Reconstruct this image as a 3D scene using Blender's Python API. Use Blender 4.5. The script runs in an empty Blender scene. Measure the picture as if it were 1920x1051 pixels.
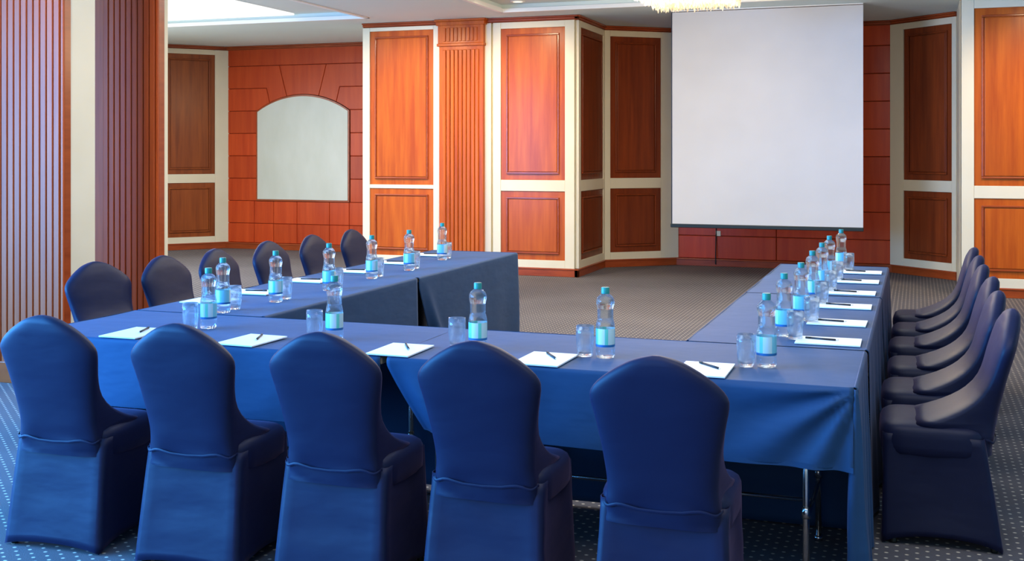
import bpy, math, random
from mathutils import Vector, Matrix, noise
random.seed(7)
C = bpy.context.scene.collection
S = bpy.context.scene
R = math.radians

# ------------------------------------------------------------------ camera, world, lights, exposure
YAW, CAM_H, F = R(19.6), 1.55, 2133.0
cd = bpy.data.cameras.new('camera'); cam = bpy.data.objects.new('camera', cd); C.objects.link(cam)
cam.location = (0, 0, CAM_H); cam.rotation_euler = (R(90), 0, YAW)
cd.lens = 40.0; cd.sensor_width = 36.0; cd.shift_y = -(525.5 - 285) / 1920; cd.clip_end = 200
S.camera = cam
S.view_settings.view_transform = 'Standard'; S.view_settings.look = 'None'
S.view_settings.gamma = 1; S.view_settings.use_curve_mapping = False
S.view_settings.exposure = 0.15

w = bpy.data.worlds.new('World'); S.world = w; w.use_nodes = True
w.node_tree.nodes['Background'].inputs[0].default_value = (0.78, 0.88, 1.0, 1)
w.node_tree.nodes['Background'].inputs[1].default_value = 0.09

def area(name, loc, rot, sx, sy, power, col):
    l = bpy.data.lights.new(name, 'AREA'); l.shape = 'RECTANGLE'; l.size = sx; l.size_y = sy
    l.energy = power; l.color = col
    o = bpy.data.objects.new(name, l); C.objects.link(o); o.location = loc; o.rotation_euler = rot
    return o
def spot(name, loc, target, power, col, ang=80, blend=0.8, size=0.1):
    l = bpy.data.lights.new(name, 'SPOT'); l.energy = power; l.color = col
    l.spot_size = R(ang); l.spot_blend = blend; l.shadow_soft_size = size
    o = bpy.data.objects.new(name, l); C.objects.link(o); o.location = loc
    d = Vector(target) - Vector(loc); o.rotation_euler = d.to_track_quat('-Z', 'Y').to_euler()
    return o
WARM = (1.0, 0.74, 0.46); COOL = (0.42, 0.68, 1.0); NEUT = (1.0, 0.95, 0.88)
# daylight through the windows of the left side (area light facing +x) and through those behind, with an added far left fill
area('window_light_left', (-7.6, 0.6, 1.7), (0, R(-90), R(12)), 2.6, 7.0, 2350, (0.075, 0.38, 1.0))
area('fill_far_left', (-10.9, 9.5, 1.7), (0, R(-105), 0), 2.2, 6.0, 170, (0.85, 0.94, 1.0))  # unseen area light added to brighten the ceiling and far left walls
area('window_light_back', (-1.5, -4.5, 2.2), (R(90), 0, 0), 8.0, 2.0, 90, (0.85, 0.93, 1.0))
# an added overhead fill, then the ceiling lamps of the room
area('overhead_fill_near', (0.2, 3.0, 3.2), (0, 0, 0), 3.0, 2.6, 70, (1.0, 0.93, 0.84))  # unseen neutral fill, added to lift table tops and seats
area('tray_light', (-2.2, 8.6, 3.2), (0, 0, 0), 3.6, 5.6, 210, NEUT)
for x in (-6.1, -4.75):
    spot('downlight_wall', (x, 11.9, 3.2), (x, 13.6, 1.7), 205, WARM, 95, 1.0, 0.12)
for x in (1.2, 2.4):
    spot('downlight_right', (x, 11.7, 3.2), (x, 13.2, 1.5), 170, WARM, 95, 1.0, 0.12)
spot('downlight_column', (-4.7, 4.3, 3.2), (-5.9, 6.3, 2.3), 150, WARM, 100, 1.0, 0.12)
area('tray_light_left', (-9.0, 11.0, 3.2), (0, 0, 0), 2.6, 3.5, 170, (0.95, 0.97, 1.0))

# ------------------------------------------------------------------ measuring helpers
sn, cs = math.sin(YAW), math.cos(YAW)
def uv(X, D): return (X * cs - D * sn, X * sn + D * cs)
def at(px, py, z):                      # floor-plan point of something measured at height z
    D = (CAM_H - z) * F / (py - 285.0)
    return uv((px - 960.0) / F * D, D)

# ------------------------------------------------------------------ mesh helpers
class MB:
    def __init__(s): s.v = []; s.f = []; s.mi = []
    def add(s, vs, fs, m=0):
        n = len(s.v); s.v += [tuple(p) for p in vs]
        for f in fs: s.f.append(tuple(i + n for i in f)); s.mi.append(m)
    def box(s, x0, x1, y0, y1, z0, z1, m=0):
        s.add([(x0,y0,z0),(x1,y0,z0),(x1,y1,z0),(x0,y1,z0),(x0,y0,z1),(x1,y0,z1),(x1,y1,z1),(x0,y1,z1)],
              [(0,3,2,1),(4,5,6,7),(0,1,5,4),(1,2,6,5),(2,3,7,6),(3,0,4,7)], m)
    def prism(s, poly, y0, y1, m=0, inset=0.0):     # poly in (x,z); extruded along -y (front at y1<y0)
        n = len(poly); cx = sum(p[0] for p in poly)/n; cz = sum(p[1] for p in poly)/n
        vs = [(x, y0, z) for x, z in poly] + [(x, y1, z) for x, z in poly]
        fs = [tuple(range(n, 2*n))] + [tuple(reversed(range(n)))]
        fs += [(i, (i+1) % n, n+(i+1) % n, n+i) for i in range(n)]
        s.add(vs, fs, m)
    def lathe(s, prof, seg=20, m=0, close=True):
        n = len(prof); vs = []
        for r, z in prof:
            for k in range(seg):
                a = 2*math.pi*k/seg; vs.append((r*math.cos(a), r*math.sin(a), z))
        fs = []
        for i in range(n-1):
            for k in range(seg):
                k2 = (k+1) % seg; fs.append((i*seg+k, i*seg+k2, (i+1)*seg+k2, (i+1)*seg+k))
        if close:
            fs.append(tuple(reversed(range(seg)))); fs.append(tuple(range((n-1)*seg, n*seg)))
        s.add(vs, fs, m)
    def tube(s, a, b, r, seg=8, m=0):
        a = Vector(a); b = Vector(b); q = (b-a).to_track_quat('Z', 'Y'); L = (b-a).length
        vs = []
        for z in (0, L):
            for k in range(seg):
                t = 2*math.pi*k/seg; vs.append(a + q @ Vector((r*math.cos(t), r*math.sin(t), z)))
        fs = [(k, (k+1) % seg, seg+(k+1) % seg, seg+k) for k in range(seg)]
        fs += [tuple(reversed(range(seg))), tuple(range(seg, 2*seg))]
        s.add(vs, fs, m)
    def grid(s, rows, m=0, wrap=False):
        n = len(rows); k = len(rows[0]); vs = [p for r in rows for p in r]; fs = []
        for i in range(n-1):
            for j in range(k if wrap else k-1):
                j2 = (j+1) % k; fs.append((i*k+j, i*k+j2, (i+1)*k+j2, (i+1)*k+j))
        s.add(vs, fs, m)
    def mesh(s, name, mats, smooth=False, bevel=0):
        me = bpy.data.meshes.new(name); me.from_pydata(s.v, [], s.f)
        if not isinstance(mats, (list, tuple)): mats = [mats]
        for mt in mats: me.materials.append(mt)
        for p, i in zip(me.polygons, s.mi): p.material_index = i; p.use_smooth = smooth
        me.update(); return me
    def build(s, name, mats, parent=None, smooth=False, bevel=0, ang=None, loc=None):
        o = bpy.data.objects.new(name, s.mesh(name, mats, smooth or ang is not None))
        C.objects.link(o)
        if parent: o.parent = parent
        if loc: o.location = loc
        if bevel:
            b = o.modifiers.new('bevel', 'BEVEL'); b.width = bevel; b.segments = 2; b.limit_method = 'ANGLE'; b.angle_limit = R(35)
        if ang is not None:
            sharp(o.data, ang)
        return o
def sharp(me, ang):
    import bmesh
    bm = bmesh.new(); bm.from_mesh(me)
    bmesh.ops.recalc_face_normals(bm, faces=bm.faces)
    for e in bm.edges:
        if len(e.link_faces) == 2 and e.calc_face_angle(0) > R(ang): e.smooth = False
    bm.to_mesh(me); bm.free()
def recalc(o):
    import bmesh
    bm = bmesh.new(); bm.from_mesh(o.data); bmesh.ops.recalc_face_normals(bm, faces=bm.faces); bm.to_mesh(o.data); bm.free()
    return o
def empty(name, loc=(0,0,0), rz=0):
    o = bpy.data.objects.new(name, None); C.objects.link(o); o.location = loc; o.rotation_euler = (0,0,rz)
    o.empty_display_size = 0.1; return o
def tag(o, label=None, cat=None, group=None, kind=None):
    if label: o['label'] = label
    if cat: o['category'] = cat
    if group: o['group'] = group
    if kind: o['kind'] = kind
    return o
def copy_tree(o, parent=None):
    c = o.copy(); C.objects.link(c)
    if parent: c.parent = parent
    for ch in list(o.children): copy_tree(ch, c)
    return c

# ------------------------------------------------------------------ materials
def mat(name, col, rough=0.5, **kw):
    m = bpy.data.materials.new(name); m.use_nodes = True
    b = m.node_tree.nodes['Principled BSDF']
    b.inputs['Base Color'].default_value = (*col, 1); b.inputs['Roughness'].default_value = rough
    for k, v in kw.items():
        k = k.replace('_', ' ')
        b.inputs[k].default_value = (*v, 1) if isinstance(v, tuple) else v
    return m
def nodes(m): return m.node_tree.nodes, m.node_tree.links, m.node_tree.nodes['Principled BSDF']
def lowspec(m, v):
    m.node_tree.nodes['Principled BSDF'].inputs['Specular IOR Level'].default_value = v
def add_noise(m, c1, c2, scale=(1,1,1), detail=4, rough=.6, bump=0, bscale=None, rnd=0.0):
    n, l, b = nodes(m)
    tc = n.new('ShaderNodeTexCoord'); mp = n.new('ShaderNodeMapping'); mp.inputs['Scale'].default_value = scale
    nz = n.new('ShaderNodeTexNoise'); nz.inputs['Scale'].default_value = 1; nz.inputs['Detail'].default_value = detail
    nz.inputs['Roughness'].default_value = rough
    l.new(tc.outputs['Object'], mp.inputs[0])
    src = mp.outputs[0]
    if rnd:
        oi = n.new('ShaderNodeObjectInfo'); ad = n.new('ShaderNodeVectorMath'); ad.operation = 'ADD'
        mu = n.new('ShaderNodeVectorMath'); mu.operation = 'SCALE'; mu.inputs['Scale'].default_value = 37
        cb = n.new('ShaderNodeCombineXYZ'); l.new(oi.outputs['Random'], cb.inputs[0]); l.new(oi.outputs['Random'], cb.inputs[2])
        l.new(cb.outputs[0], mu.inputs[0]); l.new(src, ad.inputs[0]); l.new(mu.outputs[0], ad.inputs[1]); src = ad.outputs[0]
    l.new(src, nz.inputs['Vector'])
    cr = n.new('ShaderNodeValToRGB'); cr.color_ramp.elements[0].position = .3; cr.color_ramp.elements[1].position = .7
    cr.color_ramp.elements[0].color = (*c1, 1); cr.color_ramp.elements[1].color = (*c2, 1)
    l.new(nz.outputs[0], cr.inputs[0])
    out = cr.outputs[0]
    if rnd:
        hs = n.new('ShaderNodeHueSaturation'); mr = n.new('ShaderNodeMapRange')
        mr.inputs[3].default_value = 1-rnd; mr.inputs[4].default_value = 1+rnd
        l.new(oi.outputs['Random'], mr.inputs[0]); l.new(mr.outputs[0], hs.inputs['Value']); l.new(out, hs.inputs['Color']); out = hs.outputs[0]
    l.new(out, b.inputs['Base Color'])
    if bump:
        bp = n.new('ShaderNodeBump'); bp.inputs['Strength'].default_value = bump; bp.inputs['Distance'].default_value = .01
        if bscale:
            n2 = n.new('ShaderNodeTexNoise'); n2.inputs['Scale'].default_value = bscale; n2.inputs['Detail'].default_value = 3
            l.new(tc.outputs['Object'], n2.inputs['Vector']); l.new(n2.outputs[0], bp.inputs['Height'])
        else: l.new(nz.outputs[0], bp.inputs['Height'])
        l.new(bp.outputs[0], b.inputs['Normal'])
    return m
M = {}
M['wood'] = add_noise(mat('mahogany', (.4,.1,.03), .40, Coat_Weight=.15, Coat_Roughness=.2),
                      (.38,.058,.004), (.58,.125,.008), (14,14,.9), 5, .6, rnd=.10)
M['wood_dark'] = add_noise(mat('dark_mahogany', (.2,.05,.02), .40, Coat_Weight=.15, Coat_Roughness=.2),  # deeper mahogany tone for the block return and splayed bays
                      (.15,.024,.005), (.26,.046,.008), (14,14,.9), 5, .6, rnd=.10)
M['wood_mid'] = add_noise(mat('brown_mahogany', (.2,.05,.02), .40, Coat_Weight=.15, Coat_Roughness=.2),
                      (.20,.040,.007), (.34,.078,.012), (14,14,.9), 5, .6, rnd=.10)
M['wood_red'] = add_noise(mat('red_mahogany', (.4,.06,.02), .36, Coat_Weight=.2, Coat_Roughness=.2),
                      (.46,.042,.006), (.60,.075,.012), (12,12,.8), 5, .6, rnd=.14)
for k_ in ('wood','wood_red','wood_dark','wood_mid'): lowspec(M[k_], .18)
M['wood_trim'] = add_noise(mat('mahogany_trim', (.3,.06,.02), .3, Coat_Weight=.4, Coat_Roughness=.15),
                      (.26,.040,.006), (.38,.068,.012), (3,3,20), 4, .6)
M['wood_col'] = add_noise(mat('column_mahogany', (.3,.06,.02), .48, Coat_Weight=.12, Coat_Roughness=.35),
                      (.34,.050,.007), (.46,.080,.012), (25,25,1.2), 5, .6, rnd=.12)
lowspec(M['wood_col'], .22); lowspec(M['wood_trim'], .25)
M['joint'] = mat('dark_joint', (.06,.012,.006), .7)
M['cream'] = add_noise(mat('cream_paint', (.7,.62,.46), .45), (.74,.66,.46), (.79,.71,.51), (2,2,2), 2)
M['ceiling'] = add_noise(mat('ceiling_paint', (.5,.55,.53), .8), (.66,.76,.74), (.70,.80,.77), (.6,.6,.6), 2)
M['white'] = mat('white_trim_paint', (.85,.87,.85), .5)
M['screen'] = add_noise(mat('screen_fabric', (.8,.8,.81), .8), (.60,.59,.58), (.64,.63,.62), (1.2,1.2,1.5), 2)
M['board'] = add_noise(mat('board_face', (.6,.6,.5), .35), (.60,.61,.50), (.66,.67,.57), (3,3,1.2), 3)
M['black'] = mat('black_plastic', (.01,.01,.012), .4)
M['dark'] = mat('dark_metal', (.03,.035,.03), .4, Metallic=.6)
M['chrome'] = mat('chrome', (.75,.73,.7), .22, Metallic=1.0)
M['tabletop'] = mat('tabletop_laminate', (.35,.27,.18), .5)
M['paper'] = mat('paper', (.86,.85,.82), .6)
M['cap'] = mat('bottle_cap', (.008,.22,.19), .35)
M['gold'] = mat('chandelier_metal', (.8,.6,.3), .3, Metallic=1.0)

def fabric(name, c1, c2, rough, sheen, sheen_col, wr=.35):
    m = mat(name, c1, rough, Sheen_Weight=sheen, Sheen_Roughness=.4, Sheen_Tint=sheen_col)
    m.node_tree.nodes['Principled BSDF'].inputs['Specular IOR Level'].default_value = .22
    n, l, b = nodes(m)
    tc = n.new('ShaderNodeTexCoord'); oi = n.new('ShaderNodeObjectInfo')
    ad = n.new('ShaderNodeVectorMath'); ad.operation = 'ADD'; l.new(tc.outputs['Object'], ad.inputs[0]); l.new(oi.outputs['Location'], ad.inputs[1])
    nz = n.new('ShaderNodeTexNoise'); nz.inputs['Scale'].default_value = 2.2; nz.inputs['Detail'].default_value = 3; nz.inputs['Distortion'].default_value = .6
    l.new(ad.outputs[0], nz.inputs['Vector'])
    mx = n.new('ShaderNodeMix'); mx.data_type = 'RGBA'; mx.inputs[6].default_value = (*c1,1); mx.inputs[7].default_value = (*c2,1)
    l.new(nz.outputs[0], mx.inputs[0]); l.new(mx.outputs[2], b.inputs['Base Color'])
    mp = n.new('ShaderNodeMapping'); mp.inputs['Scale'].default_value = (3.5,3.5,9); mp.inputs['Rotation'].default_value = (.3,.4,.5)
    l.new(ad.outputs[0], mp.inputs[0])
    n2 = n.new('ShaderNodeTexNoise'); n2.inputs['Scale'].default_value = 1.4; n2.inputs['Detail'].default_value = 2.5; l.new(mp.outputs[0], n2.inputs['Vector'])
    bp = n.new('ShaderNodeBump'); bp.inputs['Strength'].default_value = wr; bp.inputs['Distance'].default_value = .03
    l.new(n2.outputs[0], bp.inputs['Height']); l.new(bp.outputs[0], b.inputs['Normal'])
    return m
M['spandex'] = fabric('navy_stretch_fabric', (.0045,.0065,.026), (.007,.010,.036), .50, .16, (.40,.28,.5), .10)
M['cloth'] = fabric('blue_tablecloth', (.010,.044,.104), (.015,.054,.126), .65, .14, (.5,.5,.7), .18)

# carpet: dark ground, staggered beige pin dots on a grid
def carpet():
    m = mat('dotted_carpet', (.07,.07,.08), .95)
    n, l, b = nodes(m)
    tc = n.new('ShaderNodeTexCoord')
    def dots(ox, oy):
        mp = n.new('ShaderNodeMapping'); mp.inputs['Scale'].default_value = (1/.075, 1/.064, 1); mp.inputs['Location'].default_value = (ox, oy, 0)
        l.new(tc.outputs['Object'], mp.inputs[0])
        fr = n.new('ShaderNodeVectorMath'); fr.operation = 'FRACTION'; l.new(mp.outputs[0], fr.inputs[0])
        sb = n.new('ShaderNodeVectorMath'); sb.operation = 'SUBTRACT'; sb.inputs[1].default_value = (.5,.5,0); l.new(fr.outputs[0], sb.inputs[0])
        ml = n.new('ShaderNodeVectorMath'); ml.operation = 'MULTIPLY'; ml.inputs[1].default_value = (1,1,0); l.new(sb.outputs[0], ml.inputs[0])
        ln = n.new('ShaderNodeVectorMath'); ln.operation = 'LENGTH'; l.new(ml.outputs[0], ln.inputs[0])
        mr = n.new('ShaderNodeMapRange'); mr.inputs[1].default_value = .065; mr.inputs[2].default_value = .125; mr.inputs[3].default_value = 1; mr.inputs[4].default_value = 0
        l.new(ln.outputs['Value'], mr.inputs[0]); return mr.outputs[0]
    a = dots(0,0); c = dots(.5,.5)
    mxm = n.new('ShaderNodeMath'); mxm.operation = 'MAXIMUM'; l.new(a, mxm.inputs[0]); l.new(c, mxm.inputs[1])
    nz = n.new('ShaderNodeTexNoise'); nz.inputs['Scale'].default_value = 1.1; nz.inputs['Detail'].default_value = 6; l.new(tc.outputs['Object'], nz.inputs['Vector'])
    cr = n.new('ShaderNodeValToRGB'); cr.color_ramp.elements[0].position=.3; cr.color_ramp.elements[1].position=.7
    cr.color_ramp.elements[0].color=(.075,.069,.078,1); cr.color_ramp.elements[1].color=(.108,.099,.108,1); l.new(nz.outputs[0], cr.inputs[0])
    mx = n.new('ShaderNodeMix'); mx.data_type='RGBA'; l.new(mxm.outputs[0], mx.inputs[0]); l.new(cr.outputs[0], mx.inputs[6]); mx.inputs[7].default_value=(.62,.54,.42,1)
    l.new(mx.outputs[2], b.inputs['Base Color'])
    n3 = n.new('ShaderNodeTexNoise'); n3.inputs['Scale'].default_value = 180; l.new(tc.outputs['Object'], n3.inputs['Vector'])
    bp = n.new('ShaderNodeBump'); bp.inputs['Strength'].default_value=.5; bp.inputs['Distance'].default_value=.004; l.new(n3.outputs[0], bp.inputs['Height']); l.new(bp.outputs[0], b.inputs['Normal'])
    return m
M['carpet'] = carpet()

def emit(name, col, st):
    m = bpy.data.materials.new(name); m.use_nodes = True; n = m.node_tree.nodes; n.clear()
    e = n.new('ShaderNodeEmission'); e.inputs[0].default_value = (*col,1); e.inputs[1].default_value = st
    o = n.new('ShaderNodeOutputMaterial'); m.node_tree.links.new(e.outputs[0], o.inputs[0]); return m
M['light_panel'] = emit('lit_ceiling_diffuser', (1.0,.99,.95), 1.05)
M['lamp'] = emit('lit_lamp', (1.0,.82,.5), 2.5)
M['bulb'] = emit('lit_bulb', (1.0,.80,.50), 14)

def clear(name, tint, ior, transp):      # clear glass / plastic: refraction and straight transmission mixed
    m = bpy.data.materials.new(name); m.use_nodes = True; n = m.node_tree.nodes; l = m.node_tree.links; n.clear()
    g = n.new('ShaderNodeBsdfGlass'); g.inputs['Color'].default_value = (*tint,1); g.inputs['IOR'].default_value = ior; g.inputs['Roughness'].default_value = .02
    t = n.new('ShaderNodeBsdfTransparent'); t.inputs[0].default_value = (*tint,1)
    mx = n.new('ShaderNodeMixShader'); mx.inputs[0].default_value = transp
    o = n.new('ShaderNodeOutputMaterial')
    l.new(g.outputs[0], mx.inputs[1]); l.new(t.outputs[0], mx.inputs[2])
    d = n.new('ShaderNodeBsdfTranslucent'); d.inputs[0].default_value = (.85,.95,1,1)
    m2 = n.new('ShaderNodeMixShader'); m2.inputs[0].default_value = .035
    l.new(mx.outputs[0], m2.inputs[1]); l.new(d.outputs[0], m2.inputs[2]); l.new(m2.outputs[0], o.inputs[0])
    return m
M['pet'] = clear('clear_bottle_plastic', (.93,.98,1), 1.30, .45)
M['glass'] = clear('clear_glass', (.97,.99,1), 1.45, .35)
M['crystal'] = clear('crystal', (1,.98,.93), 1.5, .2)
_n, _l = M['crystal'].node_tree.nodes, M['crystal'].node_tree.links
for q in _n:
    if q.type == 'BSDF_TRANSLUCENT': q.inputs[0].default_value = (1,.95,.82,1)
    if q.type == 'MIX_SHADER' and q.inputs[0].default_value < .15: q.inputs[0].default_value = .55

def label_mat():      # printed wrap: pale blue with a darker blue stroke, green patch and white
    m = mat('bottle_label', (.4,.75,.85), .35)
    n, l, b = nodes(m)
    tc = n.new('ShaderNodeTexCoord'); sp = n.new('ShaderNodeSeparateXYZ'); l.new(tc.outputs['Object'], sp.inputs[0])
    at2 = n.new('ShaderNodeMath'); at2.operation='ARCTAN2'; l.new(sp.outputs[1], at2.inputs[0]); l.new(sp.outputs[0], at2.inputs[1])
    r1 = n.new('ShaderNodeValToRGB'); r1.color_ramp.interpolation='CONSTANT'
    mr = n.new('ShaderNodeMapRange'); mr.inputs[1].default_value=-math.pi; mr.inputs[2].default_value=math.pi; l.new(at2.outputs[0], mr.inputs[0]); l.new(mr.outputs[0], r1.inputs[0])
    e = r1.color_ramp.elements; e[0].color=(.16,.48,.60,1); e[1].position=.22; e[1].color=(.55,.66,.66,1)
    for p, c in ((.34,(.12,.55,.42,1)),(.40,(.45,.62,.62,1)),(.55,(.16,.48,.60,1)),(.72,(.55,.66,.66,1)),(.84,(.12,.55,.42,1)),(.90,(.45,.62,.65,1))):
        q = e.new(p); q.color = c
    gt = n.new('ShaderNodeMapRange'); gt.inputs[1].default_value=.052; gt.inputs[2].default_value=.054; l.new(sp.outputs[2], gt.inputs[0])
    mx = n.new('ShaderNodeMix'); mx.data_type='RGBA'; mx.inputs[6].default_value=(.01,.12,.32,1); l.new(gt.outputs[0], mx.inputs[0]); l.new(r1.outputs[0], mx.inputs[7])
    l.new(mx.outputs[2], b.inputs['Base Color']); return m
M['label'] = label_mat()

# ------------------------------------------------------------------ room shell
CEIL = 3.25
o = MB(); o.box(-14, 9, -5, 17, -.1, 0); tag(o.build('floor', M['carpet']), kind='structure')
# ceiling with two recessed trays
TR = [(-11.0, -6.55, 6.0, 12.95), (-4.75, .35, 6.0, 12.96)]
m = MB()
xs = sorted({-14, 9, *[t[0] for t in TR], *[t[1] for t in TR]})
for a, b in zip(xs, xs[1:]):
    t = [q for q in TR if q[0] <= a and b <= q[1]]
    if t: m.box(a, b, -5, 6.0, CEIL, CEIL+.3); m.box(a, b, t[0][3], 17, CEIL, CEIL+.3); m.box(a, b, 6.0, t[0][3], CEIL+.085, CEIL+.3)
    else: m.box(a, b, -5, 17, CEIL, CEIL+.3)
ceil = tag(m.build('ceiling', M['ceiling']), kind='structure')
for x0, x1, y0, y1 in TR:
    m = MB(); e = .03
    m.box(x0-.02, x1+.02, y1-e, y1+.02, CEIL-.012, CEIL+.035); m.box(x0-.02, x1+.02, y0-.02, y0+e, CEIL-.012, CEIL+.035)
    m.box(x0-.02, x0+e, y0, y1, CEIL-.012, CEIL+.035); m.box(x1-e, x1+.02, y0, y1, CEIL-.012, CEIL+.035)
    m.build('tray_edge', M['white'], ceil)
m = MB(); m.box(-10.8, -7.55, 6.3, 12.85, CEIL+.06, CEIL+.084); m.build('light_diffuser', M['light_panel'], ceil)
m = MB(); m.box(-4.2, .0, 6.6, 12.45, CEIL+.05, CEIL+.084); m.build('tray_inner_step', M['ceiling'], ceil)

def wall_frame(P0, P1):
    P0 = Vector(P0); P1 = Vector(P1); d = (P1-P0); L = d.length; d.normalize()
    return dict(P0=P0, d=d, L=L, ang=math.atan2(d.y, d.x))
def tpx(wf, px):                       # distance along the wall of a sight line
    k = (px-960)/F; r = Vector((k*cs - sn, k*sn + cs)); P0, d = wf['P0'], wf['d']
    den = r.x*d.y - r.y*d.x
    return (r.y*P0.x - r.x*P0.y)/den if abs(den) > 1e-9 else 0
def make_wall(name, P0, P1, matl, depth=.15):       # local x along wall, -y into the room
    wf = wall_frame(P0, P1)
    m = MB(); m.box(0, wf['L'], 0, depth, 0, CEIL+.02)
    o = m.build(name, matl); o.location = (*wf['P0'], 0); o.rotation_euler = (0,0,wf['ang'])
    tag(o, kind='structure'); wf['o'] = o
    return wf
def base_board(name, wf, t0, t1, h=.105, th=.05):
    m = MB(); m.box(t0, t1, -th, -.001, 0, h); m.box(t0, t1, -th-.008, -.001, h-.02, h-.006)
    o = m.build(name, M['wood_trim'], bevel=.004); o.location = (*wf['P0'], 0); o.rotation_euler = (0,0,wf['ang']); tag(o, kind='structure')
def cornice(name, wf, t0, t1):
    m = MB(); m.box(t0, t1, -.075, -.001, CEIL-.022, CEIL-.002); m.box(t0, t1, -.05, -.001, CEIL-.05, CEIL-.022); m.box(t0, t1, -.03, -.001, CEIL-.062, CEIL-.05)
    o = m.build(name, M['wood_trim'], bevel=.004); o.location = (*wf['P0'], 0); o.rotation_euler = (0,0,wf['ang']); tag(o, kind='structure')
def panel(wf, t0, t1, z0, z1, lower=False):
    m = MB(); m.box(t0, t1, -.030, 0, z0, z1)
    i = .105; m.box(t0+i, t1-i, -.042, -.030, z0+i, z1-i)
    p = m.build('panel', M[wf.get('mat','wood')], wf['o'], bevel=.005)
    m = MB(); a = .075; b = .022
    X0, X1, Z0, Z1 = t0+a, t1-a, z0+a, z1-a
    def bead(x0, x1, z0, z1): m.box(x0, x1, -.050, -.028, z0, z1)
    bead(X0, X1, Z1-b, Z1); bead(X0, X1, Z0, Z0+b); bead(X0, X0+b, Z0+b, Z1-b); bead(X1-b, X1, Z0+b, Z1-b)
    m.build('moulding', M[{'wood':'wood_trim'}.get(wf.get('mat','wood'), wf.get('mat'))], p, bevel=.006)
def stile(wf, t0, t1, z0=.10, z1=CEIL-.06, y=-.045):
    m = MB(); m.box(t0, t1, y, 0, z0, z1); m.build('stile', M['cream'], wf['o'], bevel=.004)
def rail(wf, t0, t1, z0, z1, y=-.043):
    m = MB(); m.box(t0, t1, y, 0, z0, z1); m.build('rail', M['cream'], wf['o'], bevel=.004)
UZ = (1.20, 3.11); LZ = (.20, 1.06)
def bay(wf, t0, t1, U=UZ, Lw=LZ):
    rail(wf, t0, t1, U[1], CEIL-.06); rail(wf, t0, t1, Lw[1], U[0]); rail(wf, t0, t1, .10, Lw[0])
    panel(wf, t0, t1, U[0], U[1]); panel(wf, t0, t1, Lw[0], Lw[1], True)

# A : far left splayed bay
A = make_wall('wall_left', (-11.30, 14.92), (-10.52, 15.84), M['cream'])
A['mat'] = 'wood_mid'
ta = [tpx(A, 306.5), tpx(A, 402)]
stile(A, 0, ta[0]); bay(A, *ta); stile(A, ta[1], A['L'])
base_board('baseboard_left', A, 0, A['L']); cornice('trim_1', A, 0, A['L'])
m = MB(); m.box(-11.45, -11.3, 5, 14.92, 0, CEIL); tag(m.build('wall_far_left', M['cream']), kind='structure')

# wood cladding in courses
def course_wall(wf, pieces, th=.022, g=.006):
    for poly in pieces:
        n = len(poly)
        ar = sum(poly[k][0]*poly[(k+1) % n][1]-poly[(k+1) % n][0]*poly[k][1] for k in range(n))
        if ar < 0: poly = list(reversed(poly))
        m = MB()
        def inset(e):                                # move every edge inwards by e (mitred corners)
            out = []
            for k in range(n):
                p0, p1, p2 = Vector(poly[k-1]), Vector(poly[k]), Vector(poly[(k+1) % n])
                d1 = (p1-p0); d2 = (p2-p1)
                if d1.length < 1e-6 or d2.length < 1e-6: out.append(tuple(p1)); continue
                d1.normalize(); d2.normalize(); n1 = Vector((-d1.y, d1.x)); n2 = Vector((-d2.y, d2.x))
                b_ = n1+n2; q = e/max(.35, 1+n1.dot(n2)); out.append((p1.x+b_.x*q, p1.y+b_.y*q))
            return out
        a = inset(g*.5); b = inset(g*.5+.006)
        vs = [(x, 0, z) for x, z in a] + [(x, -th+.006, z) for x, z in a] + [(x, -th, z) for x, z in b]
        fs = [(i+k*n, (i+1) % n+k*n, (i+1) % n+(k+1)*n, i+(k+1)*n) for k in (0,1) for i in range(n)] + [tuple(range(2*n, 3*n))]
        m.add(vs, fs); recalc(m.build('wood_panel', M['wood_red'], wf['o']))
ZR = [.10, .41, .77, 1.13, 1.49, 1.85, 2.21, 2.57, 2.93, CEIL-.02]
def rect(a, b, c, d): return [(a,c),(b,c),(b,d),(a,d)]

# B : clad wall with the arched board
B = make_wall('wall_back', (-10.52, 15.82), (-6.92, 15.82), M['joint'])
bl, br = tpx(B, 482.5), tpx(B, 657.5); cxB = (bl+br)/2; zs, za = 2.20, 2.46
zbot = .77 - .03
def arch(t, grow=0):
    hw = (br-bl)/2; s = za-zs; Rr = (hw*hw+s*s)/(2*s); zc = za-Rr
    return zc + math.sqrt(max(0, Rr*Rr-(t-cxB)**2))
P = []
cols = [0, tpx(B,478), tpx(B,514), tpx(B,558), tpx(B,619), tpx(B,656), B['L']]
for r in (0, 1):
    for a, b in zip(cols, cols[1:]): P.append(rect(a, b, ZR[r], ZR[r+1]))
for r in range(2, 6):
    P.append(rect(0, bl, ZR[r], ZR[r+1])); P.append(rect(br, B['L'], ZR[r], ZR[r+1]))
t525, t538, t501, t507 = tpx(B,525), tpx(B,539), tpx(B,501), tpx(B,507)
r608, r597, r634, r630 = [2*cxB-t for t in (t525, t538, t501, t507)]
def arc(ta_, tb_, n=6): return [(ta_+(tb_-ta_)*i/n, arch(ta_+(tb_-ta_)*i/n)) for i in range(n+1)]
P.append([(0,ZR[6]),(bl,ZR[6])] + arc(bl, t507) + [(t501,ZR[7]),(0,ZR[7])])
P.append([(B['L'],ZR[7]),(r634,ZR[7])] + arc(r630, br) + [(br,ZR[6]),(B['L'],ZR[6])])
P.append([(0,ZR[7]),(t501,ZR[7])] + arc(t507, t538) + [(t525,ZR[8]),(0,ZR[8])])
P.append([(B['L'],ZR[8]),(r608,ZR[8])] + arc(r597, r630) + [(r634,ZR[7]),(B['L'],ZR[7])])
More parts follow.
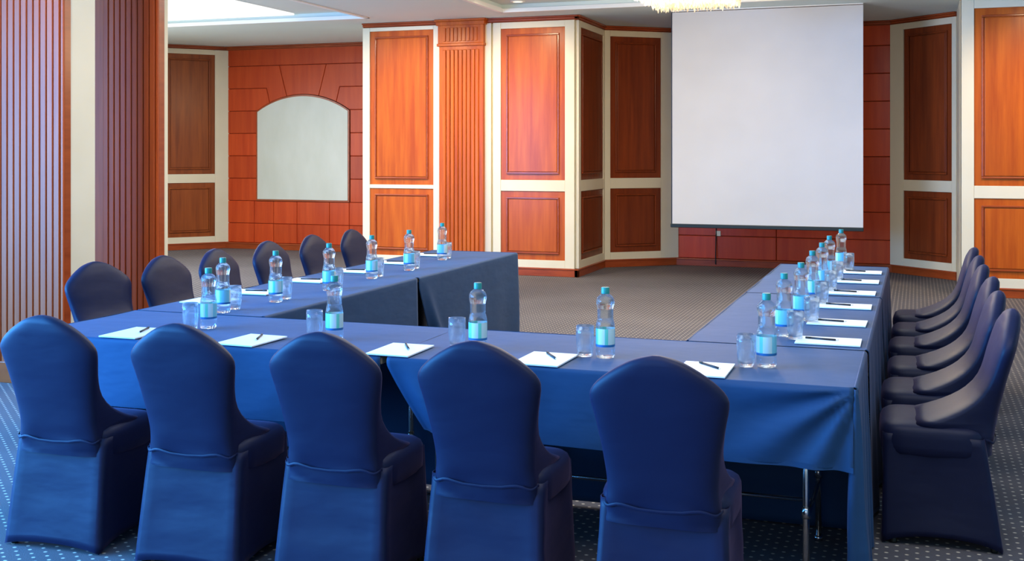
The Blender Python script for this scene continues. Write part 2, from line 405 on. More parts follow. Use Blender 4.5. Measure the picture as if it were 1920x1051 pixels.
P.append([(t525,ZR[8])] + arc(t538, r597, 8) + [(r608,ZR[8])])
P.append(rect(0, B['L'], ZR[8], ZR[9]))
# non-convex faces: keep the polygons but avoid centre shrinking artefacts with a small joint
course_wall(B, P)
base_board('baseboard_back', B, 0, B['L'], .10, .06); cornice('trim_2', B, 0, B['L'])
# arched board hanging on the clad wall
bd = empty('wall_board'); bd.location = (*B['P0'], 0); bd.rotation_euler = (0,0,B['ang'])
tag(bd, 'arch-topped pale board in thin dark frame on the red wood wall', 'board')
def arch_poly(e, n=20):
    a, b = bl+e, br-e
    return [(a, zbot+.03+e), (b, zbot+.03+e)] + [(b+(a-b)*i/n, arch(bl+(br-bl)*( (b+(a-b)*i/n)-bl)/(br-bl))-e) for i in range(n+1)]
m = MB(); m.prism(arch_poly(.004), -.024, -.040); m.build('frame', M['wood_trim'], bd)
m = MB(); m.prism(arch_poly(.03), -.040, -.046); m.build('board_face', M['board'], bd)

# C : projecting block with pilaster
Cw = make_wall('wall_center', (-6.92, 13.58), (-4.0, 13.58), M['cream'], .15)
T = lambda px: tpx(Cw, px)
L = Cw['L']
stile(Cw, 0, T(696)); bay(Cw, T(696), T(815), (1.125, 3.14), (.20, 1.075)); stile(Cw, T(815), T(829))
stile(Cw, T(911), T(923)); stile(Cw, T(926.5), T(941)); bay(Cw, T(941), T(1061)); stile(Cw, T(1061), L)
p0, p1 = T(829), T(911)
m = MB(); m.box(p0, p1, -.10, 0, .0, CEIL-.30)
pil = m.build('pilaster', M['wood'], Cw['o'], bevel=.004)
nfl = 9; wd = (p1-p0-.10)/nfl
for i in range(nfl):
    x = p0+.05+wd*i
    m = MB(); m.box(x+.006, x+wd-.006, -.122, -.10, .16, 2.86); m.build('reed', M['wood'], pil, bevel=.008)
m = MB(); m.box(p0-.02, p1+.02, -.135, 0, CEIL-.345, CEIL-.31); m.box(p0-.01, p1+.01, -.12, 0, CEIL-.31, CEIL-.06)
m.box(p0-.03, p1+.03, -.14, 0, CEIL-.08, CEIL-.03); m.box(p0-.045, p1+.045, -.16, 0, CEIL-.03, CEIL-.002)
m.build('capital', M['wood'], pil, bevel=.005)
for i in range(9):
    x = p0+.06+(p1-p0-.12)*(i+.5)/9
    m = MB(); m.box(x-.016, x+.016, -.135, -.12, CEIL-.285, CEIL-.11); m.build('tooth', M['wood'], pil, bevel=.005)
m = MB(); m.box(p0-.01, p1+.01, -.13, 0, 0, .15); m.build('plinth', M['wood_trim'], pil, bevel=.004)
for nm, a, b in (('baseboard_center', 0, p0), ('baseboard_center_right', p1, L+.05)): base_board(nm, Cw, a, b)
cornice('trim_3', Cw, 0, p0); cornice('trim_4', Cw, p1, L+.05)
m = MB(); m.box(-6.92, -6.80, 13.73, 15.82, 0, CEIL); tag(m.build('wall_block_left', M['cream']), kind='structure')

# D : return of the block (faces +x), E : splayed bay, F : clad wall behind screen, G : splayed bay, H : right wall
D_ = make_wall('wall_return', (-4.0, 13.58), (-4.0, 14.85), M['cream'])
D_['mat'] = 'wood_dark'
stile(D_, 0, tpx(D_,1083)+.0); bay(D_, tpx(D_,1083), tpx(D_,1126)); stile(D_, tpx(D_,1126), D_['L'])
base_board('baseboard_return', D_, -.05, D_['L']); cornice('trim_5', D_, -.05, D_['L'])
E_ = make_wall('wall_splay', (-4.0, 14.85), (-3.12, 15.55), M['cream'])
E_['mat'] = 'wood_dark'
stile(E_, 0, tpx(E_,1142)); bay(E_, tpx(E_,1142), tpx(E_,1237)); stile(E_, tpx(E_,1237), E_['L'])
base_board('baseboard_splay', E_, 0, E_['L']); cornice('trim_6', E_, 0, E_['L'])
Fw = make_wall('wall_alcove', (-3.12, 15.55), (-.30, 15.50), M['joint'])
P = []; cols = [0, tpx(Fw,1343), tpx(Fw,1456), tpx(Fw,1560), Fw['L']]
for r in range(9):
    cc = cols if r < 1 else [0, tpx(Fw,1456), Fw['L']]
    for a, b in zip(cc, cc[1:]): P.append(rect(a, b, ZR[r], ZR[r+1]))
course_wall(Fw, P)
base_board('baseboard_alcove', Fw, 0, Fw['L'], .10, .06); cornice('trim_7', Fw, 0, Fw['L'])
G_ = make_wall('wall_splay_right', (-.30, 15.50), (.47, 14.78), M['cream'])
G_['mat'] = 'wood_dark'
stile(G_, 0, tpx(G_,1698)); bay(G_, tpx(G_,1698), tpx(G_,1789)); stile(G_, tpx(G_,1789), G_['L'])
base_board('baseboard_splay_right', G_, 0, G_['L']); cornice('trim_8', G_, 0, G_['L'])
m = MB(); m.box(.45, .60, 13.20, 14.78, 0, CEIL); tag(m.build('wall_block_right', M['cream']), kind='structure')
H_ = make_wall('wall_right', (.45, 13.20), (5.2, 13.20), M['cream'])
h0 = tpx(H_,1826); hw = .95
stile(H_, 0, h0); bay(H_, h0, h0+hw, (1.19, 3.09), (.205, 1.055))
stile(H_, h0+hw, h0+hw+.16); bay(H_, h0+hw+.16, h0+2*hw+.16, (1.19, 3.09), (.205, 1.055)); stile(H_, h0+2*hw+.16, H_['L'])
base_board('baseboard_right', H_, -.02, H_['L']); cornice('trim_9', H_, -.02, H_['L'])
m = MB(); m.box(5.2, 5.35, -5, 13.35, 0, CEIL); tag(m.build('wall_far_right', M['cream']), kind='structure')

# wall socket and cable below the screen
t = tpx(Fw, 1345); so = empty('wall_socket'); so.location = (*(Fw['P0']+Fw['d']*t), .45)
so.rotation_euler = (0,0,Fw['ang']); tag(so, 'small socket with a dark cable on the wood wall below the screen', 'socket')
m = MB(); m.box(-.02,.05,-.035,-.024,-.04,.03); m.build('plate', M['cream'], so, bevel=.003)
m = MB(); m.tube((-.01,-.04,-.01),(-.012,-.075,-.42),.008); m.tube((-.01,-.04,-.01),(-.01,-.034,.18),.006); m.build('cable', M['black'], so)

# ------------------------------------------------------------------ wood-clad columns on the left
def column(x0, x1, y, depth, e, pw, label, clad=.07, el=None):
    el = el or e
    c = empty('column', ((x0+x1)/2, y, 0)); tag(c, label, 'column', 'wood-clad columns on the left'); hx = (x1-x0)/2
    m = MB(); m.box(-hx+.01, hx-.006, clad, depth, 0, CEIL); m.build('plaster_core', M['cream'], c)
    m = MB(); m.box(-hx, hx, .012, clad, 0, CEIL); m.build('backing', M['wood_trim'], c)
    m = MB(); m.box(hx-e, hx, -.004, .012, 0, CEIL); m.build('edge_board', M['wood_col'], c, bevel=.003)
    m = MB(); m.box(-hx, -hx+el, -.004, .012, 0, CEIL); m.build('edge_board', M['wood_col'], c, bevel=.003)
    n = int(round((2*hx-e-el)/pw)); pw = (2*hx-e-el)/n; src = None
    for i in range(n):
        if src is None:
            m = MB(); g = pw*.07
            prof = [(g,.011),(g,-.010),(g+.004,-.015),(pw/2,-.0155),(pw-g-.004,-.015),(pw-g,-.010),(pw-g,.011)]
            m.add([(x, y_, z) for z in (.14, CEIL) for x, y_ in prof],
                  [(k, k+1, 7+k+1, 7+k) for k in range(6)] + [tuple(range(7,14))])
            src = m.build('plank', M['wood_col'], c, ang=25); p = src
        else:
            p = src.copy(); C.objects.link(p); p.parent = c
        p.location = (-hx+el+pw*i, 0, 0)
    m = MB(); m.box(-hx-.012, hx+.012, -.035, depth+.0, 0, .14); m.build('plinth', M['wood_trim'], c, bevel=.004)
    return c
column(-6.40, -5.325, 6.10, .315, .02, .055, 'wide reeded mahogany column at the left edge with broad cream side')
column(-6.26, -5.53, 7.37, .13, .02, .054, 'narrower darker reeded mahogany column standing behind the wide one', .08, .22)

# ------------------------------------------------------------------ projector screen
sc = empty('projection_screen', (-1.68, 13.57, 0)); tag(sc, 'large white pull-down projection screen hanging in front of the alcove', 'screen')
m = MB(); hw = 1.10; m.box(-hw, hw, -.002, .002, .69, CEIL-.02); m.build('screen_fabric', M['screen'], sc)
m = MB(); m.box(-hw-.02, hw+.005, -.016, .016, .645, .69); m.build('weight_bar', M['dark'], sc, bevel=.006)
m = MB(); m.box(-hw-.012, -hw, -.003, .003, .69, CEIL-.02); m.build('edge_border', M['black'], sc)
m = MB(); m.box(-hw-.01, hw, -.02, .02, CEIL-.012, CEIL-.001); m.build('ceiling_slot', M['white'], sc)

# ------------------------------------------------------------------ chandelier
ch = empty('chandelier', (-2.05, 10.74, CEIL)); tag(ch, 'rectangular crystal fringe chandelier glowing warm under the ceiling', 'chandelier')
m = MB(); m.box(-.42,.42,-.62,.62,-.02,.085); m.build('ceiling_frame', M['gold'], ch, bevel=.006)
def rods(x0,x1,y0,y1,nx,ny,zt,zb,jit):
    m = MB()
    for i in range(nx):
        for j in range(ny):
            x = x0+(x1-x0)*(i+.5)/nx; y = y0+(y1-y0)*(j+.5)/ny
            z = zb + random.uniform(-jit, jit); s = .009
            a = random.uniform(0,1.5)
            ring = [(x+s*math.cos(a+k*math.pi/2), y+s*math.sin(a+k*math.pi/2)) for k in range(4)]
            m.add([(*q, zt) for q in ring]+[(*q, z+.02) for q in ring]+[(x,y,z)], [(k,(k+1)%4,4+(k+1)%4,4+k) for k in range(4)]+[(4+k,4+(k+1)%4,8) for k in range(4)])
    return m
tag(rods(-.42,.42,-.62,.62,26,38,-.02,-.275,.035).build('crystal_fringe', M['crystal'], ch), kind='stuff')
for i in range(2):
    for j in range(4):
        m = MB(); m.lathe([(.001,-.14),(.03,-.12),(.035,-.09),(.02,-.05),(.012,-.02)], 10)
        b = m.build('bulb', M['bulb'], ch, smooth=True); b.location = (-.2+.4*i, -.45+.3*j, 0)
l = bpy.data.lights.new('chandelier_light', 'POINT'); l.energy = 130; l.color = WARM; l.shadow_soft_size = .25
lo = bpy.data.objects.new('chandelier_light', l); C.objects.link(lo); lo.location = (-2.05, 10.74, 2.7)
# recessed downlight in the tray
for (x, y) in ((-4.45, 12.7),):
    d = empty('ceiling_downlight', (x, y, CEIL+.085)); tag(d, 'small round recessed ceiling downlight glowing yellow in the tray', 'downlight')
    m = MB(); m.lathe([(.09,0),(.09,-.008),(.065,-.012),(.06,-.004)], 24); m.build('ring', M['white'], d, smooth=True)
    m = MB(); m.lathe([(.06,-.004),(.058,-.009)], 20); m.build('lamp_face', M['lamp'], d)

# ------------------------------------------------------------------ tables and tablecloths
TZ = .742
def folding_table(x0, x1, y0, y1, label, grp):
    cx, cy = (x0+x1)/2, (y0+y1)/2
    t = empty('folding_table', (cx, cy, 0)); tag(t, label, 'table', grp); hx, hy = (x1-x0)/2-.012, (y1-y0)/2-.012
    m = MB(); m.box(-hx, hx, -hy, hy, TZ-.028, TZ); m.build('tabletop', M['tabletop'], t, bevel=.004)
    lx = hx > hy
    for s in (-1, 1):
        for q in (-1, 1):
            m = MB()
            a, b = (s*(hx-.17), q*(hy-.11)) if lx else (s*(hx-.11), q*(hy-.17))
            m.tube((a,b,0),(a,b,TZ-.028),.0125,10); m.tube((a,b,0),(a,b,.02),.017,10); m.tube((a,b,.25),(a,b,.29),.016,10)
            m.build('leg', M['chrome'], t, smooth=True)
        m = MB()
        if lx: m.tube((s*(hx-.17),-(hy-.11),.235),(s*(hx-.17),(hy-.11),.235),.009)
        else: m.tube((-(hx-.11),s*(hy-.17),.235),((hx-.11),s*(hy-.17),.235),.009)
        m.build('crossbar', M['chrome'], t, smooth=True)
    m = MB()
    if lx: m.tube((-hx+.17,0,.235),(hx-.17,0,.235),.008)
    else: m.tube((0,-hy+.17,.235),(0,hy-.17,.235),.008)
    m.build('stretcher', M['chrome'], t, smooth=True)
    return t

def cloth(x0, x1, y0, y1, sides, label, seed=0):
    """sides: dict side -> (z_bottom, amp, waves, cut0, cut1); each drape runs counter-clockwise seen from above"""
    cx, cy = (x0+x1)/2, (y0+y1)/2
    c = empty('tablecloth', (cx, cy, 0)); tag(c, label, 'tablecloth', 'blue tablecloths of the U-shaped table')
    Z = TZ+.004; hx, hy = (x1-x0)/2, (y1-y0)/2; r = .014
    iL, iR, iF, iB = [r if k in sides else 0 for k in ('left','right','front','back')]
    m = MB(); nx, ny = max(4, int(hx*2/.05)), max(4, int(hy*2/.05)); rows = []
    for j in range(ny+1):
        rows.append([( -hx+iL+(2*hx-iL-iR)*i/nx, -hy+iF+(2*hy-iF-iB)*j/ny,
            Z+.003*noise.noise(Vector((cx+ -hx+2*hx*i/nx, (cy-hy+2*hy*j/ny)*2.5, seed)))) for i in range(nx+1)])
    m.grid(rows)
    top = m.build('cloth_top', M['cloth'], c, smooth=True)
    corners = {'front': ((-hx,-hy),(hx,-hy),(0,-1)), 'right': ((hx,-hy),(hx,hy),(1,0)), 'back': ((hx,hy),(-hx,hy),(0,1)), 'left': ((-hx,hy),(-hx,-hy),(-1,0))}
    for sd, (zb, amp, waves, c0, c1) in sides.items():
        A_, B_, nrm = corners[sd]; A_ = Vector(A_); B_ = Vector(B_); nrm = Vector(nrm); Ln = (B_-A_).length; d = (B_-A_)/Ln
        nL = int(Ln/.018); nz = 26; rows = []
        for j in range(-4, nz+1):
            row = []
            for i in range(nL+1):
                s = i/nL
                if j < 0:      # rounded table edge
                    a = (j+4)/4*math.pi/2; ins = r*(1-math.sin(a)); z = Z - r*(1-math.cos(a))
                    p = A_ + d*(r+(Ln-2*r)*s) - nrm*ins; row.append((p.x, p.y, z)); continue
                v = j/nz; z = Z - r - (Z-r-zb)*v
                vv = max(0, v-.06)/.94; e0, e1 = c0*vv**1.1, c1*vv**1.1
                x = r + e0 + (Ln-2*r-e0-e1)*s
                ph = seed*1.7
                dist1 = (1-s)*Ln; dist0 = s*Ln
                wv = amp*(v**.8)*(math.sin(x*waves+ph+1.2*math.sin(x*2.1+ph)) + .5*math.sin(x*waves*1.9+ph*2) + .6)
                wv += .010*v*noise.noise(Vector((x*2.5, z*2, seed*3.1)))
                ww = 0
                if sd == 'front' and c1 < 0:     # diagonal folds pulled from the near right corner
                    q = (dist1*1.0 + (Z-z)*.0); ang = math.atan2(Z-z, dist1+.02)
                    ww = .014*math.exp(-((dist1/.45)**2))*min(1, (Z-z+dist1)/.12)*(math.sin(ang*13+.6)+.3)
                edge = 0
                if c0 > 0.02: edge += -.06*v*math.exp(-(dist0/.06)**2) + .025*v*math.exp(-((dist0-.12)/.05)**2)
                if c1 > 0.02: edge += -.06*v*math.exp(-(dist1/.06)**2) + .025*v*math.exp(-((dist1-.12)/.05)**2)
                o_ = wv + ww + edge + (.012*v if sd != 'back' else -.012*v)
                p = A_ + d*x + nrm*o_; row.append((p.x, p.y, z))
            rows.append(row)
        m = MB(); m.grid(rows); dr = m.build('drape', M['cloth'], c, smooth=True)
        so_ = dr.modifiers.new('thick', 'SOLIDIFY'); so_.thickness = .0015
        # hem
        m = MB(); last = rows[-1]; up = rows[-2]
        m.grid([[(p[0]+nrm.x*.0015, p[1]+nrm.y*.0015, p[2]+.018) for p in last], [(p[0]+nrm.x*.0025, p[1]+nrm.y*.0025, p[2]-.001) for p in last]])
        m.build('hem', M['cloth'], dr, smooth=True)
    if 'right' in sides and sides.get('front', (0,0,0,0,0))[4] < 0:      # cloth corner gathered in one fold that falls to the floor
        rows = []
        for j in range(31):
            v = j/30; z = Z-.004-(Z-.012)*v; rr = .004+.030*v**.7; row = []
            for i in range(19):
                a = math.radians(-215+250*i/18)
                q = rr*(1+.22*math.sin(a*3+v*2.2)+.10*math.sin(v*9+a))
                row.append((hx-.008+.004*v+q*1.15*math.cos(a), -hy+.004-.014*v+q*.9*math.sin(a), z))
            rows.append(row)
        m = MB(); m.grid(rows); cf = m.build('corner_fold', M['cloth'], c, smooth=True)
        so_ = cf.modifiers.new('thick', 'SOLIDIFY'); so_.thickness = .0015
    return c
UX0, UX1 = -3.76, -.19; MID = -1.975
YF, YB = 4.04, 4.82
folding_table(UX0, MID, YF, YB, 'folding table under the near row left cloth', 'folding tables under the cloths')
folding_table(MID, UX1, YF, YB, 'folding table with chrome legs showing below the near right cloth', 'folding tables under the cloths')
cloth(UX0, MID-.0005, YF, YB, {'front': (.462,.005,5,0,.03), 'left': (.03,.012,14,0,0), 'back': (.02,.004,6,0,0)},
      'bright blue tablecloth over the left half of the near row', 1)
cloth(MID+.0005, UX1, YF, YB, {'front': (.465,.005,5,.14,-.001), 'right': (.01,.012,38,0,0), 'back': (.02,.004,6,0,0)},
      'blue tablecloth over right half of the near row, diagonal folds at its corner', 2)
LX0, LX1 = -3.76, -3.01; LY = (4.826, 6.66, 8.60)
folding_table(LX0, LX1, LY[0], LY[1], 'folding table under the nearer left arm cloth', 'folding tables under the cloths')
folding_table(LX0, LX1, LY[1], LY[2], 'folding table under the farther left arm cloth', 'folding tables under the cloths')
cloth(LX0, LX1, LY[0], LY[1]-.0005, {'right': (.03,.003,5,0,.0), 'left': (.03,.008,12,0,0)}, 'navy tablecloth on the left arm of the U, nearer half', 3)
cloth(LX0, LX1, LY[1]+.0005, LY[2], {'right': (.03,.006,7,.46,0), 'left': (.03,.008,12,0,0), 'back': (.03,.006,9,0,0)}, 'navy tablecloth at the far end of the left arm of the U', 4)
RX0, RX1 = -.935, -.185; RY = (4.826, 6.60, 8.38)
folding_table(RX0, RX1, RY[0], RY[1], 'folding table under the nearer right arm cloth', 'folding tables under the cloths')
folding_table(RX0, RX1, RY[1], RY[2], 'folding table under the farther right arm cloth', 'folding tables under the cloths')
cloth(RX0, RX1, RY[0], RY[1]-.0005, {'right': (.02,.010,16,0,.0), 'left': (.03,.004,6,0,0)}, 'navy tablecloth on the right arm of the U, nearer half', 5)
cloth(RX0, RX1, RY[1]+.0005, RY[2], {'right': (.02,.012,15,.0,0), 'left': (.03,.004,6,0,0), 'back': (.03,.006,9,0,0)}, 'navy tablecloth at the far end of the right arm of the U', 6)

# ------------------------------------------------------------------ covered banquet chairs
def lerp(a, b, t): return a+(b-a)*t
def curve(pts, z):
    if z <= pts[0][0]: return pts[0][1]
    for (z0,v0),(z1,v1) in zip(pts, pts[1:]):
        if z <= z1:
            t = (z-z0)/(z1-z0); return lerp(v0, v1, t)
    return pts[-1][1]
def smooth_curve(pts, z, h=.012): return (curve(pts,z-h)+2*curve(pts,z)+curve(pts,z+h))/4
def make_chair():
    root = empty('banquet_chair')
    # backrest: lofted sections, crown top, rounded shoulders, leaning back
    W = [(.36,.190),(.42,.183),(.50,.178),(.60,.188),(.70,.205),(.76,.219),(.785,.222),(.81,.212),(.835,.188),(.858,.158),(.882,.122),(.905,.078),(.914,.050),(.919,.030),(.922,.012)]
    Yc = [(.36,-.172),(.45,-.182),(.55,-.198),(.70,-.233),(.85,-.270),(.922,-.292)]
    Th = [(.36,.034),(.5,.036),(.75,.036),(.86,.033),(.90,.026),(.915,.017),(.922,.006)]
    zs_ = [.365,.375,.39,.41,.43,.45,.47,.49,.51,.53,.55,.57,.60,.63,.66,.69,.72,.745,.765,.785,.80,.815,.83,.845,.86,.875,.89,.90,.908,.914,.919,.922]
    K = 40; rows = []
    for z in zs_:
        w_ = smooth_curve(W, z) if z < .9 else curve(W, z); yc = smooth_curve(Yc, z, .03); th = curve(Th, z)
        row = []
        for k in range(K):
            a = 2*math.pi*k/K; ca, sa = math.cos(a), math.sin(a)
            x = w_*math.copysign(abs(ca)**.55, ca); y = th*math.copysign(abs(sa)**.75, sa)
            if sa < 0: y *= 1.15                                   # padded back bulge
            if sa > 0:
                f = max(0, (.80-z)/.32)*max(0, min(1, (z-.41)/.06)); x *= 1+.17*min(1, f)**3*sa**.15
                y += sa**.13 * .20*min(1.04, f)**4.6                 # cover sweeping forward on to the seat
            wr = .010*noise.noise(Vector((x*7, z*30+x*8, y*4)))*math.exp(-((z-.41)/.05)**2) + .0022*noise.noise(Vector((x*5, z*9, 3)))
            nz_ = Vector((ca, sa)); row.append((x+wr*ca, yc+y+wr*sa*1.5, z))
        rows.append(row)
    m = MB(); m.grid(rows, wrap=True); m.add(rows[-1], [tuple(range(K))]); m.add(rows[0], [tuple(reversed(range(K)))])
    m.build('backrest', M['spandex'], root, smooth=True)
    # seam line round the bottom of the back pad
    m = MB(); pts = []
    for k in range(K//2, K+1):
        a = 2*math.pi*k/K; ca, sa = math.cos(a), math.sin(a)
        pts.append((.190*math.copysign(abs(ca)**.55, ca), -.180+1.15*.037*math.copysign(abs(sa)**.75, sa)-.002, .425+.006*math.sin(k)))
    m.grid([[(p[0]*1.012, p[1]-.0015, p[2]+.005) for p in pts], [(p[0]*1.02, p[1]-.004, p[2]) for p in pts], [(p[0]*1.012, p[1]-.0015, p[2]-.005) for p in pts]])
    m.build('seam', M['spandex'], root, smooth=True)
    # seat cushion
    rows = []; K2 = 44
    for (z, sx, sy) in ((.350,.200,.176),(.365,.212,.184),(.39,.213,.188),(.42,.214,.190),(.442,.213,.189),(.458,.207,.183),(.469,.194,.168),(.476,.150,.120),(.479,.07,.06),(.480,.004,.004)):
        row = []
        for k in range(K2):
            a = 2*math.pi*k/K2; ca, sa = math.cos(a), math.sin(a)
            g = .0030*math.sin(k*2.9)*math.exp(-((z-.37)/.03)**2)
            row.append(((sx+g)*math.copysign(abs(ca)**.38, ca), (sy+g)*math.copysign(abs(sa)**.38, sa)-.003, z))
        rows.append(row)
    m = MB(); m.grid(rows, wrap=True); m.build('seat', M['spandex'], root, smooth=True)
    # skirt stretched to the four feet, hem arched between them
    rows = []; n = 12; top = .43
    for j in range(15):
        v = j/14; z0 = top*(1-v)
        hw = lerp(.208, .228, v); yf = lerp(.174,.180,v); yr = -lerp(.182,.245,v**.9)
        cor = [(-hw,yr),(hw,yr),(hw*.98,yf),(-hw*.98,yf)]; row = []
        for s in range(4):
            a, b = cor[s], cor[(s+1) % 4]
            nrm = [(0,-1),(1,0),(0,1),(-1,0)][s]
            for i in range(n):
                t = i/n; b_ = 4*t*(1-t)
                te = .5-.5*math.cos(math.pi*t); tt = lerp(t, te, .35)
                inn = .012*b_*math.sin(math.pi*min(1,v*1.0)**.8)*(.6 if s == 0 else 1) + .006*b_*v
                lift = (.040 if s != 0 else .022)*b_*v**4
                wr = .0035*noise.noise(Vector((t*4+s*7, z0*12, 1)))
                cr = .012 if i == 0 else 0
                px_ = lerp(a[0],b[0],tt); py_ = lerp(a[1],b[1],tt)
                pn = s-1
                nx_, ny_ = nrm
                if i == 0: q = [(0,-1),(1,0),(0,1),(-1,0)][(s-1) % 4]; nx_, ny_ = (nrm[0]+q[0]), (nrm[1]+q[1]); inn = .007; wr = 0
                row.append((px_-nx_*(inn)+nx_*wr, py_-ny_*(inn)+ny_*wr, z0+lift+.004))
        rows.append(row)
    m = MB(); m.grid(rows, wrap=True); sk = m.build('skirt', M['spandex'], root, smooth=True); recalc(sk)
    so_ = sk.modifiers.new('thick', 'SOLIDIFY'); so_.thickness = .002; so_.offset = -1
    m = MB()
    for sx, sy in ((-.195,-.212),(.195,-.212),(.195,.135),(-.195,.135)):
        f = MB(); f.lathe([(.012,0),(.014,.008),(.011,.02),(.011,.07)], 8)
        q = f.build('leg', M['dark'], root, smooth=True); q.location = (sx, sy, 0)
    return root
chair0 = make_chair(); used = [False]
def place_chair(x, y, rz, label, grp):
    c = chair0 if not used[0] else copy_tree(chair0); used[0] = True
    c.location = (x, y, 0); c.rotation_euler = (0, 0, R(rz)); tag(c, label, 'chair', grp); return c
gf = 'navy covered chairs along the near row'
fl = ['leftmost near-row chair in bright navy stretch cover, fully visible to its hem',
      'navy covered chair in the near row, second from the left edge',
      'navy covered chair in the near row, middle one before the cloth gap',
      'navy covered chair in the near row, second from the right, purple seat showing',
      'rightmost and largest navy covered chair of the near row, seen from behind']
for i, (x, y, rz) in enumerate(((-3.19,3.815,2),(-2.57,3.815,1),(-1.97,3.815,0),(-1.39,3.82,0),(-.765,3.75,1))):
    place_chair(x, y, rz, fl[i], gf)
ln = ['nearest left-arm chair, cover wrinkled and turned toward the camera','second left-arm chair from the camera, before the narrow column',
      'third left-arm chair from the camera, behind the front bottles','fourth left-arm chair from the camera','fifth left-arm chair from the camera, one before the last','farthest left-arm chair, by the white stile of the wood block']
for i, (x, y, rz) in enumerate(((-4.17,5.29,-103),(-4.04,5.80,-92),(-4.02,6.34,-88),(-4.05,7.01,-91),(-4.06,7.66,-90),(-4.06,8.30,-90))):
    place_chair(x, y, rz, 'navy covered chair, '+ln[i], 'navy covered chairs along the left arm')
rn = ['nearest right-arm chair with its dark side panel fully visible','second right-arm chair from the camera','third right-arm chair from the camera','fourth right-arm chair from the camera','fifth right-arm chair, mostly hidden by the ones before it','farthest right-arm chair, beside the right wall edge']
for i, y in enumerate((4.97,5.60,6.22,6.88,7.48,8.10)):
    c_ = place_chair(.046+random.uniform(-.006,.008), y, 90+random.uniform(-1.5,1.5), 'navy covered chair, '+rn[i], 'navy covered chairs along the right arm'); c_.scale = (1, 1.07, 1)

# ------------------------------------------------------------------ bottles, glasses, pads, pens
TT = TZ+.008
def make_bottle():
    b = empty('water_bottle')
    prof = [(.001,.004),(.022,.003),(.034,.000),(.0375,.008),(.0375,.028),(.0365,.032),(.0375,.036),(.0375,.052),(.0362,.056),(.0362,.112),(.0375,.118),(.0355,.132),(.0325,.146)]
    for k in range(4):
        z = .150+.012*k; prof += [(.0300,z),(.0318,z+.006)]
    prof += [(.0335,.200),(.0355,.212),(.0350,.224),(.0300,.236),(.0200,.244),(.0145,.248),(.0140,.256)]
    m = MB(); m.lathe(prof, 22); m.build('body', M['pet'], b, smooth=True)
    m = MB(); m.lathe([(.0377,.044),(.0379,.046),(.0379,.112),(.0377,.114)], 24, close=False); m.build('label_wrap', M['label'], b, smooth=True)
    m = MB(); m.lathe([(.0150,.248),(.0162,.249),(.0162,.270),(.0150,.273)], 18); m.build('cap', M['cap'], b, ang=40)
    return b
def make_glass():
    g = empty('drinking_glass')
    outer = [(.026,0),(.0295,.003),(.0325,.03),(.0355,.065),(.0360,.09),(.0350,.12)]
    inner = [(.0338,.12),(.0346,.09),(.034,.065),(.031,.03),(.0275,.014),(.001,.012)]
    m = MB(); m.lathe(outer+inner, 24); m.build('glass_body', M['glass'], g, smooth=True); return g
b0, g0 = make_bottle(), make_glass(); first = {'b': True, 'g': True}
def put(kind, x, y, label, grp):
    src = b0 if kind == 'b' else g0
    o = src if first[kind] else copy_tree(src); first[kind] = False
    o.location = (x, y, TT); o.rotation_euler = (0,0,random.uniform(0,6.28))
    tag(o, label, 'bottle' if kind == 'b' else 'glass', grp)
def make_pad():
    p = empty('notepad')
    m = MB(); m.box(-.093,.093,-.132,.132,0,.006); m.build('paper_block', M['paper'], p, bevel=.001)
    return p
def make_pen():
    p = empty('pen')
    m = MB(); m.tube((0,-.06,.0045),(0,.045,.0045),.0042); m.build('barrel', M['black'], p, smooth=True)
    m = MB(); m.tube((0,.045,.0045),(0,.068,.0045),.0045); m.build('pen_cap', M['dark'], p, smooth=True)
    m = MB(); m.tube((0,-.072,.0045),(0,-.06,.0045),.0022); m.build('tip', M['chrome'], p, smooth=True)
    return p
pad0, pen0 = make_pad(), make_pen(); fp = [True]
def put_pad(x, y, rz, prz, where, grp, pdx=.0, pdy=.0):
    p = pad0 if fp[0] else copy_tree(pad0); q = pen0 if fp[0] else copy_tree(pen0); fp[0] = False
    p.location = (x, y, TT); p.rotation_euler = (0,0,R(rz)); tag(p, 'white notepad '+where, 'notepad', 'notepads '+grp)
    q.location = (x+pdx, y+pdy, TT+.006); q.rotation_euler = (0,0,R(prz)); tag(q, 'dark pen on the notepad '+where, 'pen', 'pens '+grp)

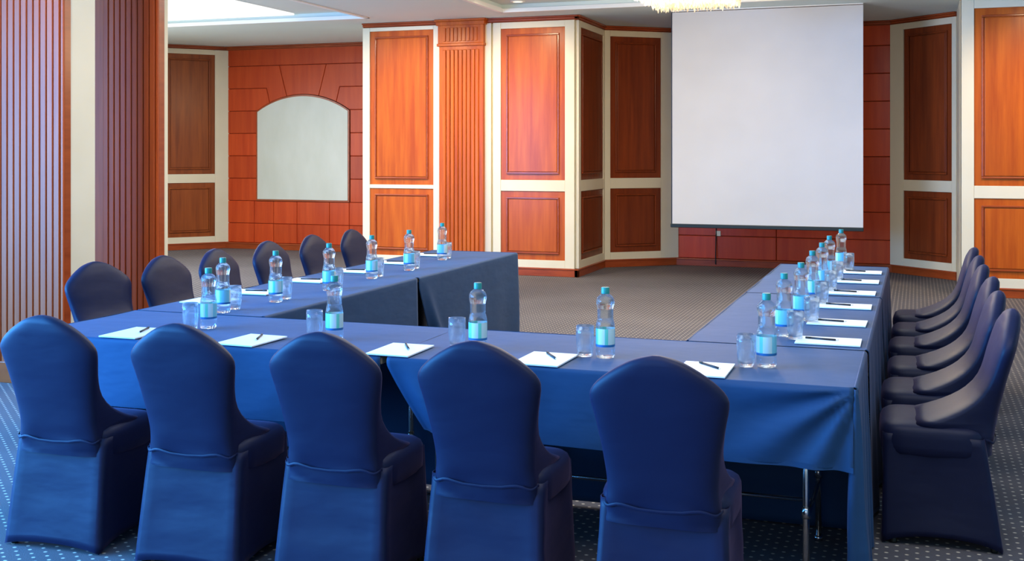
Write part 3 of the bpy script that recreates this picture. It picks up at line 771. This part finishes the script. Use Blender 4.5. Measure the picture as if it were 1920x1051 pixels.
near = ['at the left end of the near row', 'between the second and third near chairs', 'between the third and fourth near chairs', 'between the two rightmost near chairs', 'at the right corner of the near row']
bn = [(391,614),(627,636),(896,656),(1135,669),(1437,686)]
gn = [(357,617),(590,633),(857,650),(1097,667),(1399,686)]
for i in range(5):
    x, y = at(*bn[i], TT); put('b', x, y, 'clear water bottle with teal cap '+near[i], 'water bottles on the near row')
    x, y = at(*gn[i], TT); put('g', x, y, 'empty tumbler left of the bottle '+near[i], 'drinking glasses on the near row')
for i, x in enumerate((-3.25,-2.66,-1.965,-1.35,-.735)):
    put_pad(x, 4.175, random.uniform(-2,2), (20,22,30,32,42)[i], near[i], 'on the near row', .01, .045)
ordn = ['nearest', 'second', 'third', 'fourth', 'fifth', 'farthest']
bl_ = [(418,483),(517,470),(617,456),(697,441),(767,431),(829,418)]
for i, (px, tp) in enumerate(bl_):
    by = 285+(tp-285)/.66; x, y = at(px, by, TT)
    wh = '%s from the camera on the left arm' % ordn[i] if i else 'nearest to the camera on the left arm'
    if i == 5: wh = 'farthest on the left arm, at its far end'
    put('b', x, y, 'clear water bottle '+wh, 'water bottles on the left arm')
    put('g', x-.008, y+.115, 'tumbler behind the water bottle '+wh, 'drinking glasses on the left arm')
for i, y in enumerate((5.20,5.62,6.24,6.84,7.46,8.12)):
    wh = '%s from the camera on the left arm' % ordn[i] if 0 < i < 5 else ('nearest to the camera on the left arm' if not i else 'farthest on the left arm')
    put_pad(LX0+.195, y, -90+random.uniform(-2,2), -80, wh, 'on the left arm', 0, .02)
br_ = [(1470,512),(1502,492),(1523,470),(1541,455),(1555,442),(1577,430)]
for i, (px, tp) in enumerate(br_):
    by = 285+(tp-285)/.66; x, y = at(px, by, TT)
    wh = '%s from the camera on the right arm' % ordn[i] if 0 < i < 5 else ('nearest to the camera on the right arm' if not i else 'farthest on the right arm, below the screen corner')
    put('b', x, y, 'clear water bottle '+wh, 'water bottles on the right arm')
    put('g', x+.055, y-.075, 'tumbler in front of the water bottle '+wh, 'drinking glasses on the right arm')
for i, y in enumerate((4.97,5.53,6.13,6.73,7.33,7.90)):
    wh = '%s from the camera on the right arm' % ordn[i] if 0 < i < 5 else ('nearest to the camera on the right arm' if not i else 'farthest on the right arm')
    put_pad(-.352, y, 90+random.uniform(-1.5,1.5), 78, wh, 'on the right arm', -.03, .01)
